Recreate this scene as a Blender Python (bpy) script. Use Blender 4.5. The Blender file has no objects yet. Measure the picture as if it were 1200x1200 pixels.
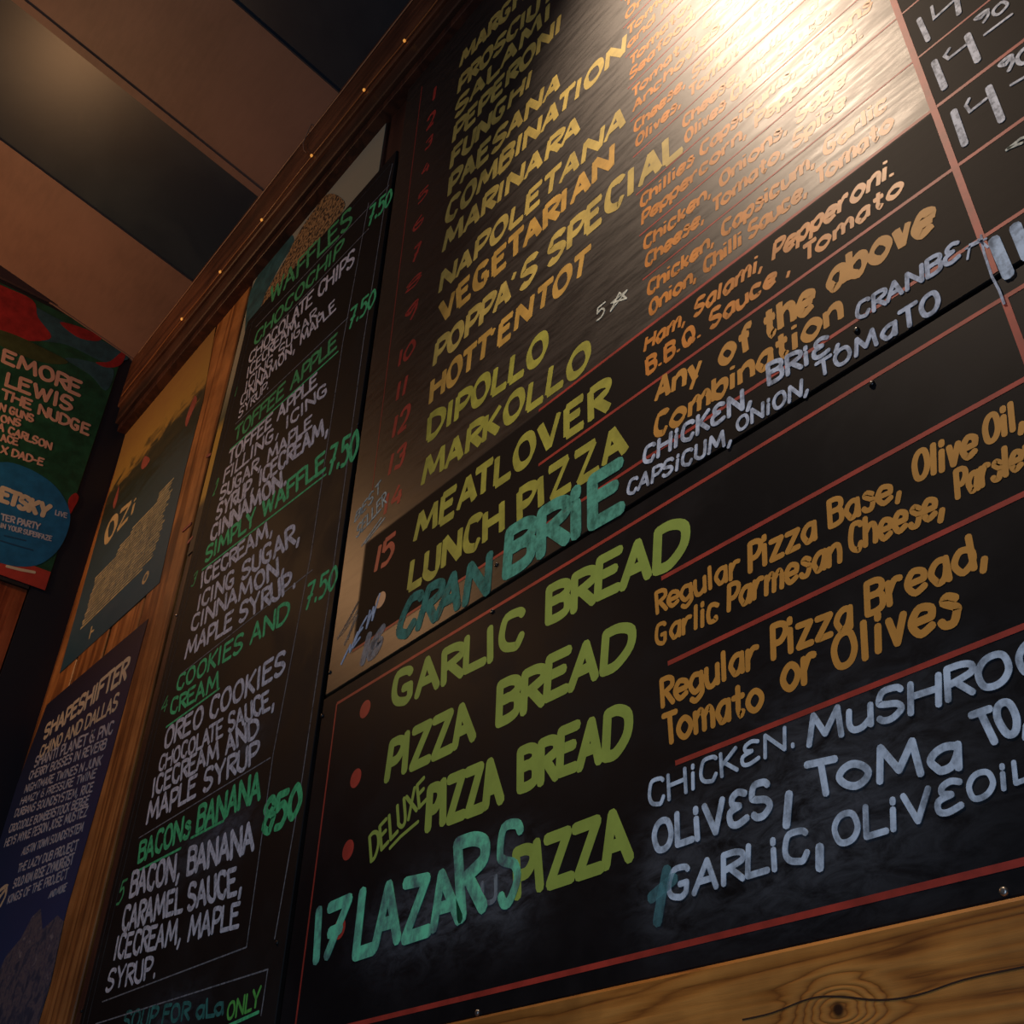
import bpy, math, random
from mathutils import Vector, Matrix
random.seed(7)
C = bpy.context.scene.collection
SC = bpy.context.scene

# ---------------------------------------------------------------- camera
D = 0.9                      # distance from the camera to the menu wall, metres
CZ = 1.5                     # camera height
F = 1228.11                  # focal length in pixels of a 1200 px frame
R = ((0.64034685, 0.76782535, 0.02000345),      # camera right, down, forward in world axes
     (-0.4406936, 0.38860811, -0.80918038),
     (-0.62908272, 0.50934071, 0.5872197))
right, down, fwd = (Vector(r) for r in R)
cd = bpy.data.cameras.new('camera'); cam = bpy.data.objects.new('camera', cd); C.objects.link(cam)
cam.matrix_world = Matrix.Translation((0, -D, CZ)) @ Matrix((right, -down, -fwd)).transposed().to_4x4()
cd.sensor_width = 36; cd.lens = F / 1200 * 36; cd.clip_start = 0.02
SC.camera = cam
CAM = Vector((0, -D, CZ))
SC.view_settings.view_transform = 'Standard'; SC.view_settings.look = 'None'
SC.view_settings.exposure = 0; SC.view_settings.gamma = 1; SC.view_settings.use_curve_mapping = False

# ---------------------------------------------------------------- light
w = bpy.data.worlds.new('dim_room'); SC.world = w; w.use_nodes = True
bg = w.node_tree.nodes['Background']; bg.inputs[0].default_value = (0.62, 0.72, 1.0, 1); bg.inputs[1].default_value = 0.020

def lamp(name, kind, loc, target, energy, color, **kw):
    l = bpy.data.lights.new(name, kind); l.energy = energy; l.color = color
    for k, v in kw.items(): setattr(l, k, v)
    o = bpy.data.objects.new(name, l); C.objects.link(o); o.location = loc
    o.rotation_euler = (Vector(target) - Vector(loc)).to_track_quat('-Z', 'Y').to_euler()
    return o
# warm spotlight on the sloping ceiling that makes the glare on the menu board
lamp('spotlight', 'SPOT', (-0.83, -0.86, 4.55), (-0.35, 0, 2.9), 150, (1.0, 0.75, 0.54),
     shadow_soft_size=0.06, spot_size=math.radians(75), spot_blend=0.9)
# warm bulb by the end wall
lamp('wall_lamp', 'POINT', (-3.5, -1.3, 3.95), (0, 0, 0), 25, (1.0, 0.52, 0.23), shadow_soft_size=0.10)
# daylight from the shop window behind the viewer, low
lamp('window_daylight', 'AREA', (0.6, -4.2, 1.3), (-0.9, 0, 2.1), 46, (0.5, 0.7, 1.0), size=1.6)

# ---------------------------------------------------------------- planes the picture is measured on
class Plane:
    def __init__(s, o, a, b): s.o, s.a, s.b = Vector(o), Vector(a), Vector(b); s.n = s.a.cross(s.b)
    def px(s, x, y):             # a sight line from the viewpoint, met with the real surface
        d = right * ((x - 600) / F) + down * ((y - 600) / F) + fwd
        t = (s.o - CAM).dot(s.n) / d.dot(s.n)
        q = CAM + d * t - s.o
        return Vector((q.dot(s.a), q.dot(s.b)))
    def at(s, p, h=0.0): return s.o + s.a * p[0] + s.b * p[1] + s.n * h
WALL = Plane((0, 0, 0), (1, 0, 0), (0, 0, 1))          # board fronts; normal -y
PAPER = Plane((0, 0.0145, 0), (1, 0, 0), (0, 0, 1))     # paper pinned on the planks
XE = -4.29 * D
ENDW = Plane((XE, 0, 0), (0, 1, 0), (0, 0, 1))         # end wall, normal +x
def wx(u): return u * D
def wz(v): return CZ + v * D

# ---------------------------------------------------------------- materials
def mat(name, col, rough=0.6, spec=0.5, emit=None):
    m = bpy.data.materials.new(name); m.use_nodes = True
    b = m.node_tree.nodes['Principled BSDF']
    b.inputs['Base Color'].default_value = (*col, 1); b.inputs['Roughness'].default_value = rough
    b.inputs['Specular IOR Level'].default_value = spec
    if emit: b.inputs['Emission Color'].default_value = (*emit[0], 1); b.inputs['Emission Strength'].default_value = emit[1]
    return m
class N:
    def __init__(s, m): s.t = m.node_tree; s.b = s.t.nodes['Principled BSDF']
    def n(s, typ, **kw):
        x = s.t.nodes.new(typ)
        for k, v in kw.items():
            if k.startswith('i_'):
                key = k[2:]; key = int(key) if key.isdigit() else key.replace('_', ' ')
                x.inputs[key].default_value = v
            else: setattr(x, k, v)
        return x
    def l(s, a, b): s.t.links.new(a, b)
    def coords(s, scale=(1, 1, 1), rot=(0, 0, 0)):
        g = s.n('ShaderNodeNewGeometry'); mp = s.n('ShaderNodeMapping')
        mp.inputs['Scale'].default_value = scale; mp.inputs['Rotation'].default_value = rot
        s.l(g.outputs['Position'], mp.inputs['Vector']); return mp.outputs[0]
    def noise(s, vec, scale, detail=4, rough=0.6, dist=0):
        x = s.n('ShaderNodeTexNoise'); x.inputs['Scale'].default_value = scale; x.inputs['Detail'].default_value = detail
        x.inputs['Roughness'].default_value = rough; x.inputs['Distortion'].default_value = dist
        s.l(vec, x.inputs['Vector']); return x.outputs['Fac']
    def ramp(s, fac, stops):
        r = s.n('ShaderNodeValToRGB'); e = r.color_ramp.elements
        while len(e) < len(stops): e.new(0.5)
        for i, (p, c) in enumerate(stops):
            e[i].position = p; e[i].color = (*c, 1) if len(c) == 3 else c
        s.l(fac, r.inputs[0]); return r.outputs[0]
    def math(s, op, a, b=None, clamp=False):
        m = s.n('ShaderNodeMath', operation=op, use_clamp=clamp)
        for i, v in enumerate((a, b)):
            if v is None: continue
            if isinstance(v, (int, float)): m.inputs[i].default_value = v
            else: s.l(v, m.inputs[i])
        return m.outputs[0]
    def mixc(s, f, a, b):
        m = s.n('ShaderNodeMix', data_type='RGBA')
        for i, v in ((0, f), (6, a), (7, b)):
            if isinstance(v, (int, float)): m.inputs[i].default_value = v
            elif isinstance(v, tuple): m.inputs[i].default_value = (*v, 1)
            else: s.l(v, m.inputs[i])
        return m.outputs[2]
    def mixf(s, f, a, b):
        m = s.n('ShaderNodeMix', data_type='FLOAT')
        for i, v in ((0, f), (2, a), (3, b)):
            if isinstance(v, (int, float)): m.inputs[i].default_value = v
            else: s.l(v, m.inputs[i])
        return m.outputs[0]
    def step(s, v, edge, soft):      # 0 below edge, 1 above
        r = s.n('ShaderNodeMapRange', interpolation_type='SMOOTHSTEP')
        r.inputs['From Min'].default_value = edge - soft; r.inputs['From Max'].default_value = edge + soft
        s.l(v, r.inputs['Value']); return r.outputs[0]
    def bump(s, h, strength, dist):
        b = s.n('ShaderNodeBump'); b.inputs['Strength'].default_value = strength; b.inputs['Distance'].default_value = dist
        s.l(h, b.inputs['Height']); s.l(b.outputs[0], s.b.inputs['Normal'])
    def xyz(s):
        g = s.n('ShaderNodeNewGeometry'); x = s.n('ShaderNodeSeparateXYZ'); s.l(g.outputs['Position'], x.inputs[0]); return x.outputs

def wood(name, c0, c1, c2, axis, rough=0.5, grain=1.0, knots=None, seed=0.0):
    """procedural timber; axis = length of the grain"""
    m = mat(name, c1, rough); k = N(m)
    sc = {'x': (0.55, 9, 9), 'z': (9, 9, 0.55), 'y': (9, 0.55, 9)}[axis]
    v = k.coords(sc)
    g = k.n('ShaderNodeVectorMath', operation='ADD'); k.l(v, g.inputs[0])
    oi = k.n('ShaderNodeObjectInfo'); rnd = k.math('MULTIPLY', oi.outputs['Random'], 9.0)
    cx = k.n('ShaderNodeCombineXYZ'); [k.l(rnd, cx.inputs[i]) for i in range(3)]; k.l(cx.outputs[0], g.inputs[1])
    v = g.outputs[0]
    big = k.noise(v, 1.3 * grain, 3, 0.5, 0.6)
    if knots:
        P = k.xyz(); bend = None
        for (kx, kz, rad) in knots:
            dx = k.math('SUBTRACT', P[0], kx); dz = k.math('SUBTRACT', P[2], kz)
            dx2 = k.math('MULTIPLY', dx, 0.55); r2 = k.math('ADD', k.math('MULTIPLY', dx2, dx2), k.math('MULTIPLY', dz, dz))
            gs = k.math('POWER', 2.718, k.math('MULTIPLY', r2, -1.0 / (rad * rad)))
            bend = gs if bend is None else k.math('MAXIMUM', bend, gs)
        ph = k.math('ADD', k.math('MULTIPLY', big, 46.0), k.math('MULTIPLY', bend, 34.0))
    else:
        ph = k.math('MULTIPLY', big, 22.0)
    ring = k.math('ADD', k.math('MULTIPLY', k.math('SINE', ph), 0.5), 0.5)
    fib = k.noise(v, 22, 5, 0.7)
    if knots: ring = k.math('POWER', ring, 0.45)
    f = k.math('ADD', k.math('MULTIPLY', ring, 0.6), k.math('MULTIPLY', fib, 0.5), True)
    col = k.ramp(f, [(0.15, c0), (0.5, c1), (0.95, c2)])
    stain = k.noise(k.coords((3, 3, 3)), 1.6, 4, 0.6)
    sf = k.ramp(stain, [(0.38, (0.45, 0.42, 0.4)), (0.6, (1, 1, 1))])
    mm = k.n('ShaderNodeMix', data_type='RGBA', blend_type='MULTIPLY'); mm.inputs[0].default_value = 0.8
    k.l(col, mm.inputs[6]); k.l(sf, mm.inputs[7]); col = mm.outputs[2]
    if knots:
        for (kx, kz, rad) in knots:
            dx = k.math('SUBTRACT', P[0], kx); dz = k.math('SUBTRACT', P[2], kz)
            r = k.math('SQRT', k.math('ADD', k.math('MULTIPLY', dx, dx), k.math('MULTIPLY', dz, dz)))
            kf = k.math('SUBTRACT', 1.0, k.step(r, rad * 0.28, rad * 0.12))
            col = k.mixc(kf, col, (0.035, 0.012, 0.004))
    k.l(col, k.b.inputs['Base Color'])
    k.bump(f, 0.35, 0.002)
    return m

M_plank = wood('orange_pine', (0.16, 0.05, 0.012), (0.46, 0.17, 0.038), (0.60, 0.25, 0.068), 'z', 0.42)
bx0 = WALL.px(990, 1185); bx1 = WALL.px(1190, 1110)
M_beam = wood('amber_pine', (0.17, 0.05, 0.008), (0.46, 0.18, 0.032), (0.60, 0.27, 0.06), 'x', 0.38, 1.2, [(bx0[0], bx0[1], 0.022)])
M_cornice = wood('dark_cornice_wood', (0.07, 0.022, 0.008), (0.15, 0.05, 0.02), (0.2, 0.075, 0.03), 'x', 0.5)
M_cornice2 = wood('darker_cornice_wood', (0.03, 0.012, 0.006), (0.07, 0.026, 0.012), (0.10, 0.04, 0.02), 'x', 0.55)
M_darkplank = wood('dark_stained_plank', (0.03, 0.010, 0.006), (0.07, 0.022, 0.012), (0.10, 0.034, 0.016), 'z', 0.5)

def ceiling_mat():
    m = mat('brown_ceiling_ply', (0.3, 0.13, 0.06), 0.55); k = N(m)
    a = k.noise(k.coords((1, 1, 1)), 1.7, 5, 0.55); b = k.noise(k.coords((2, 9, 2)), 6, 4, 0.6)
    f = k.math('ADD', k.math('MULTIPLY', a, 0.8), k.math('MULTIPLY', b, 0.2))
    k.l(k.ramp(f, [(0.3, (0.15, 0.080, 0.052)), (0.5, (0.23, 0.125, 0.082)), (0.7, (0.28, 0.15, 0.10))]), k.b.inputs['Base Color'])
    k.bump(b, 0.15, 0.002); return m
M_ceil = ceiling_mat()
def dark_ceiling():
    m = mat('navy_ceiling_panel', (0.018, 0.026, 0.038), 0.38); k = N(m)
    a = k.noise(k.coords((1, 1, 1)), 2.3, 6, 0.6, 0.4)
    k.l(k.ramp(a, [(0.4, (0.014, 0.024, 0.036)), (0.62, (0.028, 0.04, 0.05)), (0.75, (0.07, 0.07, 0.065))]), k.b.inputs['Base Color'])  # pale blotches: cloudy reflections worked into the panel's base colour
    return m
M_dceil = dark_ceiling()

# chalk dust wiped over the board: pixel centre, radii in metres, amount
SM_LOW = [(470, 1085, .10, .05, .35), (560, 1040, .10, .05, .4), (520, 1070, .16, .06, .2), (600, 1040, .05, .06, .3), (800, 975, .06, .05, .16), (900, 960, .14, .07, .16),
          (950, 900, .10, .10, .2), (1050, 900, .14, .08, .14), (860, 1040, .12, .05, .13), (1010, 1010, .12, .06, .10), (775, 1045, .04, .05, .25), (1090, 800, .10, .04, .08)]
SM_SIDE = [(230, 1000, .16, .05, .35), (265, 975, .10, .05, .4), (290, 870, .08, .04, .25), (200, 1190, .12, .04, .3)]
def board_mat(kind):
    m = mat('blackboard_' + kind, (0.012, 0.011, 0.011), 0.4); k = N(m); P = k.xyz(); X, Z = P[0], P[2]
    streak = k.noise(k.coords((2.2, 1, 16), (0, math.radians(-14), 0)), 4, 8, 0.72)
    fine = k.noise(k.coords((1, 1, 1)), 260, 3, 0.6)
    cloud = k.noise(k.coords((1, 1, 1)), 5, 6, 0.65, 0.3)
    if kind == 'upper':
        up = k.step(Z, wz(1.353), 0.004)                       # old varnished field above the repainted band
        left = k.math('SUBTRACT', 1.0, k.step(X, wx(-0.302), 0.004))
        gl = k.math('MULTIPLY', up, left)
        # varnished margin on the left and the bottom, uncovered around the matt patch
        mar = k.math('SUBTRACT', 1.0, k.step(X, wx(-1.768), 0.006))
        bot = k.math('SUBTRACT', 1.0, k.step(Z, wz(1.072), 0.006))
        mr = k.math('MAXIMUM', mar, bot)
        low = k.math('SUBTRACT', 1.0, k.step(Z, wz(1.50), 0.06))
        mr = k.math('MULTIPLY', mr, low); mr = k.math('MULTIPLY', mr, k.math('SUBTRACT', 1.0, k.step(X, wx(-1.2), 0.28)))
        wear = k.step(streak, 0.47, 0.14)
        rg = k.mixf(wear, 0.38, 0.50)
        rough = k.mixf(gl, 0.62, rg); rough = k.mixf(mr, rough, 0.42)
        col = k.mixc(gl, (0.009, 0.0065, 0.006), k.mixc(wear, (0.008, 0.006, 0.005), (0.022, 0.015, 0.011)))
        col = k.mixc(mr, col, k.mixc(wear, (0.040, 0.026, 0.013), (0.075, 0.05, 0.026)))  # tan glare of the warm lamp painted into the margin's colour, fading rightward
        sp = k.mixf(gl, 0.09, 0.8); sp = k.mixf(mr, sp, 0.7); k.l(sp, k.b.inputs['Specular IOR Level'])
        k.l(rough, k.b.inputs['Roughness']); k.l(col, k.b.inputs['Base Color'])
        h = k.math('ADD', k.math('MULTIPLY', streak, 1.0), k.math('MULTIPLY', fine, 0.25))
        k.bump(h, 0.22, 0.0009)
    else:
        wear = k.step(cloud, 0.56, 0.14)
        c0, c1 = ((0.0055, 0.006, 0.0075), (0.0105, 0.011, 0.013)) if kind == 'lower' else ((0.007, 0.006, 0.006), (0.013, 0.012, 0.012))
        col = k.mixc(wear, c0, c1)
        dust = None; swipe = k.noise(k.coords((4, 1, 9), (0, math.radians(-35), 0)), 5, 7, 0.7, 0.6)
        for (px, py, rx, rz, am) in (SM_LOW if kind == 'lower' else SM_SIDE):
            q = WALL.px(px, py); dx = k.math('MULTIPLY', k.math('SUBTRACT', X, q.x), 1 / rx); dz = k.math('MULTIPLY', k.math('SUBTRACT', Z, q.y), 1 / rz)
            r2 = k.math('ADD', k.math('MULTIPLY', dx, dx), k.math('MULTIPLY', dz, dz)); gs = k.math('MULTIPLY', k.math('POWER', 2.718, k.math('MULTIPLY', r2, -1.0)), am * 0.6)
            dust = gs if dust is None else k.math('ADD', dust, gs)
        dust = k.math('MULTIPLY', dust, k.step(swipe, 0.50, 0.2), True)
        col = k.mixc(dust, col, (0.30, 0.34, 0.40)); k.l(col, k.b.inputs['Base Color'])
        k.l(k.mixf(wear, 0.46, 0.56) if kind == 'lower' else k.mixf(wear, 0.6, 0.7), k.b.inputs['Roughness']); k.b.inputs['Specular IOR Level'].default_value = 0.1 if kind == 'lower' else 0.2
        k.bump(fine, 0.08, 0.0005)
    return m
M_up, M_low, M_left = board_mat('upper'), board_mat('lower'), board_mat('side')

def paint(name, col, rough=0.5, var=0.25, spec=0.4):
    m = mat(name, col, rough, spec); k = N(m)
    a = k.noise(k.coords((1, 1, 1)), 22, 5, 0.6); d = tuple(c * (1 - var) for c in col); u = tuple(min(1, c * (1 + var * 0.6)) for c in col)
    k.l(k.ramp(a, [(0.35, d), (0.65, u)]), k.b.inputs['Base Color']); return m
def chalk(name, col, cover=0.9, scale=90, dark=0.45, low=None):
    """chalk-marker line: streaky, lets the board through where it is thin"""
    m = mat(name, col, 0.75, 0.2); k = N(m)
    a = k.noise(k.coords((1, 1, 1), (0, 0.6, 0)), scale, 5, 0.65); b = k.noise(k.coords((3, 3, 1)), scale * 0.28, 4, 0.6)
    f = k.math('ADD', k.math('MULTIPLY', a, 0.5), k.math('MULTIPLY', b, 0.5))
    k.l(k.ramp(f, [(0.36, low or tuple(c * dark for c in col)), (0.58, col)]), k.b.inputs['Base Color'])
    al = k.ramp(f, [(0.30, (cover * 0.55,) * 3), (0.52, (cover,) * 3)])
    k.l(al, k.b.inputs['Alpha']); return m
Y1 = paint('yellow_sign_paint', (0.58, 0.43, 0.10), 0.45, spec=0.6)
Y2 = paint('golden_sign_paint', (0.60, 0.35, 0.07), 0.5)
G1 = paint('olive_sign_paint', (0.42, 0.40, 0.055), 0.55)
G2 = paint('leaf_green_sign_paint', (0.33, 0.45, 0.075), 0.55, 0.12)
O1 = paint('orange_sign_paint', (0.72, 0.27, 0.045), 0.42, spec=0.5)
O2 = paint('ochre_sign_paint', (0.62, 0.29, 0.045), 0.55, 0.12)
RD = paint('red_sign_paint', (0.50, 0.045, 0.03), 0.5, 0.2)
RL = paint('red_line_paint', (0.40, 0.04, 0.025), 0.5, 0.3, 0.42)
PE = paint('peach_sign_paint', (0.80, 0.42, 0.20), 0.5, 0.1)
CW = chalk('white_chalk_marker', (0.66, 0.76, 0.92), 0.95)
CB = chalk('bright_white_chalk_marker', (0.66, 0.82, 1.0), 0.97, 60, 0.4)
CP = chalk('thick_price_chalk', (0.95, 0.97, 1.0), 0.95, 130)
CF = chalk('faint_chalk', (0.85, 0.88, 0.74), 0.92, 140)
CS = chalk('smudged_chalk', (0.45, 0.5, 0.6), 0.13, 30, 0.8)
CT = chalk('teal_chalk_marker', (0.13, 0.50, 0.36), 0.90, 60)
CTD = chalk('dull_teal_chalk', (0.07, 0.30, 0.24), 0.85, 60)
CM = chalk('mint_chalk_marker', (0.20, 0.88, 0.50), 0.95, 30, 0.35, (0.12, 0.14, 0.19))
LW = chalk('pinkish_white_chalk', (0.88, 0.82, 0.84), 1.0, 110, 0.6)
LG = chalk('green_chalk_marker', (0.11, 0.50, 0.17), 0.96, 90, 0.6)
LB = chalk('bright_green_chalk', (0.12, 0.72, 0.26), 1.0, 90, 0.7)
LL = chalk('lime_chalk', (0.16, 0.62, 0.10), 0.97, 90, 0.8)
LN = chalk('thin_chalk_line', (0.42, 0.40, 0.40), 0.75, 120)
SCREW = mat('black_screw', (0.01, 0.01, 0.01), 0.3)
STEEL = mat('dull_steel_screw', (0.35, 0.33, 0.3), 0.35); STEEL.node_tree.nodes['Principled BSDF'].inputs['Metallic'].default_value = 0.9

# ---------------------------------------------------------------- objects
def link(name, verts, faces, m, parent=None, smooth=False):
    me = bpy.data.meshes.new(name); me.from_pydata([tuple(v) for v in verts], [], faces); me.update()
    if m: me.materials.append(m)
    if smooth: me.polygons.foreach_set('use_smooth', [True] * len(me.polygons))
    o = bpy.data.objects.new(name, me); C.objects.link(o)
    if parent:
        o.parent = parent; o.matrix_parent_inverse = Matrix.Translation(-parent.location)
    return o
def boxv(x0, x1, y0, y1, z0, z1, bev=0.0):
    """box with chamfered front edges"""
    if bev <= 0:
        v = [(x, y, z) for x in (x0, x1) for y in (y0, y1) for z in (z0, z1)]
        f = [(0, 1, 3, 2), (4, 6, 7, 5), (0, 4, 5, 1), (2, 3, 7, 6), (0, 2, 6, 4), (1, 5, 7, 3)]
        return v, f
    v = []
    def ring(y, b): v.extend([(x0 + b, y, z0 + b), (x1 - b, y, z0 + b), (x1 - b, y, z1 - b), (x0 + b, y, z1 - b)])
    ring(y1, 0); ring(y0 + bev, 0); ring(y0, bev)
    f = [(0, 3, 2, 1)]
    for r in (0, 4): f += [(r + i, r + (i + 1) % 4, r + 4 + (i + 1) % 4, r + 4 + i) for i in range(4)]
    f.append((8, 9, 10, 11)); return v, f
def box(name, x0, x1, y0, y1, z0, z1, m, parent=None, bev=0.0):
    v, f = boxv(x0, x1, y0, y1, z0, z1, bev); return link(name, v, f, m, parent)
def tag(o, label=None, cat=None, group=None, kind=None):
    if label: o['label'] = label
    if cat: o['category'] = cat
    if group: o['group'] = group
    if kind: o['kind'] = kind
    return o
def thing(name, loc, label, cat, group=None):
    o = bpy.data.objects.new(name, None); C.objects.link(o); o.location = loc; o.empty_display_size = 0.1
    return tag(o, label, cat, group)

# ---------------------------------------------------------------- stroke lettering
G = {
'A': (6, '0039 3960 1353'), 'B': (5, '0009 ~09394835 ~0535534000'.replace('~0939', '~0939')),
'C': (5, '~584919060311304052'), 'D': (6, '0009 ~093967633000'), 'E': (5, '59090050 0545'), 'F': (5, '590900 0545'),
'G': (6, '~584919060311304051 515434'), 'H': (6, '0009 6069 0565'), 'I': (0, '0009'), 'J': (4, '~494342200002'), 'K': (5, '0009 5904 1550'),
'L': (5, '090050'), 'M': (8, '0019427980'), 'N': (6, '00096069'), 'O': (6, '@3918051130516458'), 'P': (5, '0009 ~093958563404'),
'Q': (6, '@3918051130516458 3360'), 'R': (5, '0009 ~093958563504 2450'), 'S': (5, '~58391906155351302011'.replace('2011', '10') + ''),
'T': (6, '0969 3930'), 'U': (5, '~09040220405259'), 'V': (6, '093069'), 'W': (8, '0920476089'), 'X': (6, '0960 0069'),
'Y': (6, '093469 3430'), 'Z': (6, '09690060'),
'0': (5, '@390602205356'), '1': (0, '0009'), '2': (5, '~0719495643 4300 0050'), '3': (5, '~082949463525 ~25454230 01'.replace('30 01', '3001')),
'4': (5, '390353 4640'), '5': (5, '5909 0905 ~0536533000'), '6': (5, '~4916031040534414'), '7': (5, '095910 1444'),
'8': (5, '@290725465749 @250230415354'), '9': (5, '@390725365859 ~585430'),
',': (1, '110y'), '.': (0, '0001'), "'": (1, '1907'), '-': (3, '0434'), '&': (6, '~6019384905113063'),
'a': (5, '@36150311204155 5650'), 'b': (5, '0900 @360402305255'), 'c': (5, '~5536160402104041'), 'd': (5, '@260402205255 5950'),
'e': (5, '0353 ~53552604022051'), 'f': (4, '~59392730 0646'), 'g': (5, '@260402205255 ~56525x2z0y'), 'h': (5, '0900 ~0426465450'),
'i': (0, '0600 0809'), 'k': (4, '0900 4602 1340'), 'l': (0, '0900'), 'm': (8, '0600 ~0426364440 ~4466768480'),
'n': (5, '0600 ~0426465450'), 'o': (6, '@3615031130516355'), 'p': (5, '060z @360402305255'), 'r': (4, '0600 ~032646'),
's': (4, '~4526054342301001'.replace('2605', '2615')), 't': (4, '~2924223041 0646'), 'u': (5, '~0602103052 5650'),
'v': (4, '062046'), 'w': (6, '0610365066'), 'x': (5, '0650 0056'), 'y': (5, '0630 561z'), 'z': (5, '06560050'),
'€': (5, '~5839181635 ~3504012051'), '*': (6, '0036640658'.replace('58', '60') + ''),
}
G['S'] = (5, '~584919061544522010 02'.replace('2010 02', '301001'))
G['B'] = (5, '0009 ~093958563505 ~053554513000'); G['*'] = (6, '0039 3960 6006 0666 6600')
VAL = {**{str(i): i for i in range(10)}, 'x': -1, 'y': -2, 'z': -3}
def smooth(p, closed):
    n = len(p); out = []
    rng = range(n) if closed else range(n - 1)
    for i in rng:
        if closed: a, b, c, d = p[i - 1], p[i], p[(i + 1) % n], p[(i + 2) % n]
        else: a, b, c, d = p[max(i - 1, 0)], p[i], p[i + 1], p[min(i + 2, n - 1)]
        for k in range(4):
            t = k / 4
            out.append(0.5 * ((2 * b) + (c - a) * t + (2 * a - 5 * b + 4 * c - d) * t * t + (3 * b - a - 3 * c + d) * t ** 3))
    out.append(p[0] if closed else p[-1]); return out
def glyph(ch):
    wd, s = G[ch]; st = []
    for tok in s.split():
        mode = tok[0] if tok[0] in '~@' else ''
        t = tok[len(mode):]; t = t[:len(t) // 2 * 2]
        p = [Vector((VAL[t[i]], VAL[t[i + 1]])) for i in range(0, len(t), 2)]
        st.append((p, mode))
    return wd, st

class Mesh2:
    """flat paint strokes on a plane, given real film thickness"""
    def __init__(s, plane, h): s.pl, s.h, s.v, s.f, s.k = plane, h, [], [], 0
    def ribbon(s, pts, width, contrast=0.0, pen=0.6, closed=False, taper=0):
        p = [pts[0]]
        for q in pts[1:]:
            if (q - p[-1]).length > 1e-5: p.append(q)
        n = len(p)
        if n < 2: return
        h = s.h + 0.00002 * (s.k % 9); s.k += 1
        L, Rr = [], []
        for i in range(n):
            d0 = (p[i] - p[i - 1]) if i else ((p[-1] - p[-2]) if closed else p[1] - p[0])
            d1 = (p[i + 1] - p[i]) if i < n - 1 else ((p[1] - p[0]) if closed else p[i] - p[i - 1])
            d0, d1 = d0.normalized(), d1.normalized()
            t = d0 + d1
            t = t.normalized() if t.length > 0.2 else d1
            nn = Vector((-t.y, t.x)); cosh = max(0.45, nn.dot(Vector((-d1.y, d1.x))))
            ww = width * (1 - contrast + contrast * abs(math.sin(math.atan2(t.y, t.x) - pen)))
            if taper and not closed:
                e = min(i, n - 1 - i) / max(1, (n - 1) / 2); ww *= 0.6 + 0.4 * min(1, e * 2 + (n < 3))
            L.append(p[i] + nn * ww * 0.5 / cosh); Rr.append(p[i] - nn * ww * 0.5 / cosh)
            if abs(d0.dot(d1)) < 0.2 and not closed and 0 < i < n - 1: pass
        b = len(s.v)
        cap0, cap1 = [], []
        if not closed:
            for (c, dirv, dst) in ((p[0], p[0] - p[1], cap0), (p[-1], p[-1] - p[-2], cap1)):
                dv = dirv.normalized(); e = L[0] if dst is cap0 else L[-1]; wd = (e - c).length
                pv = Vector((-dv.y, dv.x)); sg = 1 if dst is cap1 else 1
                if contrast == 0: dst += [c + pv * wd * 0.75 * sg + dv * wd * 0.62, c + dv * wd * 0.9, c - pv * wd * 0.75 * sg + dv * wd * 0.62]
                else: dst += [c + dv * wd * 0.25]
        out = L + (cap1) + Rr[::-1] + (cap0)
        m = len(out)
        for q in out: s.v.append(s.pl.at(q, h))
        for q in out: s.v.append(s.pl.at(q, 0.0))
        nc = len(cap0)
        for i in range(n - 1): s.f.append((b + i, b + m - nc - 1 - i, b + m - nc - 2 - i, b + i + 1))
        if nc: s.f.append(tuple(b + n - 1 + j for j in range(nc + 1, -1, -1))); s.f.append((b,) + tuple(b + m - 1 - j for j in range(nc + 1)))
        for i in range(m): j = (i + 1) % m; s.f.append((b + i, b + j, b + m + j, b + m + i))
    def poly(s, pts):
        b = len(s.v); m = len(pts); h = s.h + 0.00002 * (s.k % 9); s.k += 1
        for q in pts: s.v.append(s.pl.at(q, h))
        for q in pts: s.v.append(s.pl.at(q, 0.0))
        s.f.append(tuple(range(b, b + m)))
        for i in range(m): j = (i + 1) % m; s.f.append((b + i, b + j, b + m + j, b + m + i))
    def done(s, name, m, parent, label=None):
        o = link(name, s.v, s.f, m, parent)
        if label: o['label'] = label
        return o

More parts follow.
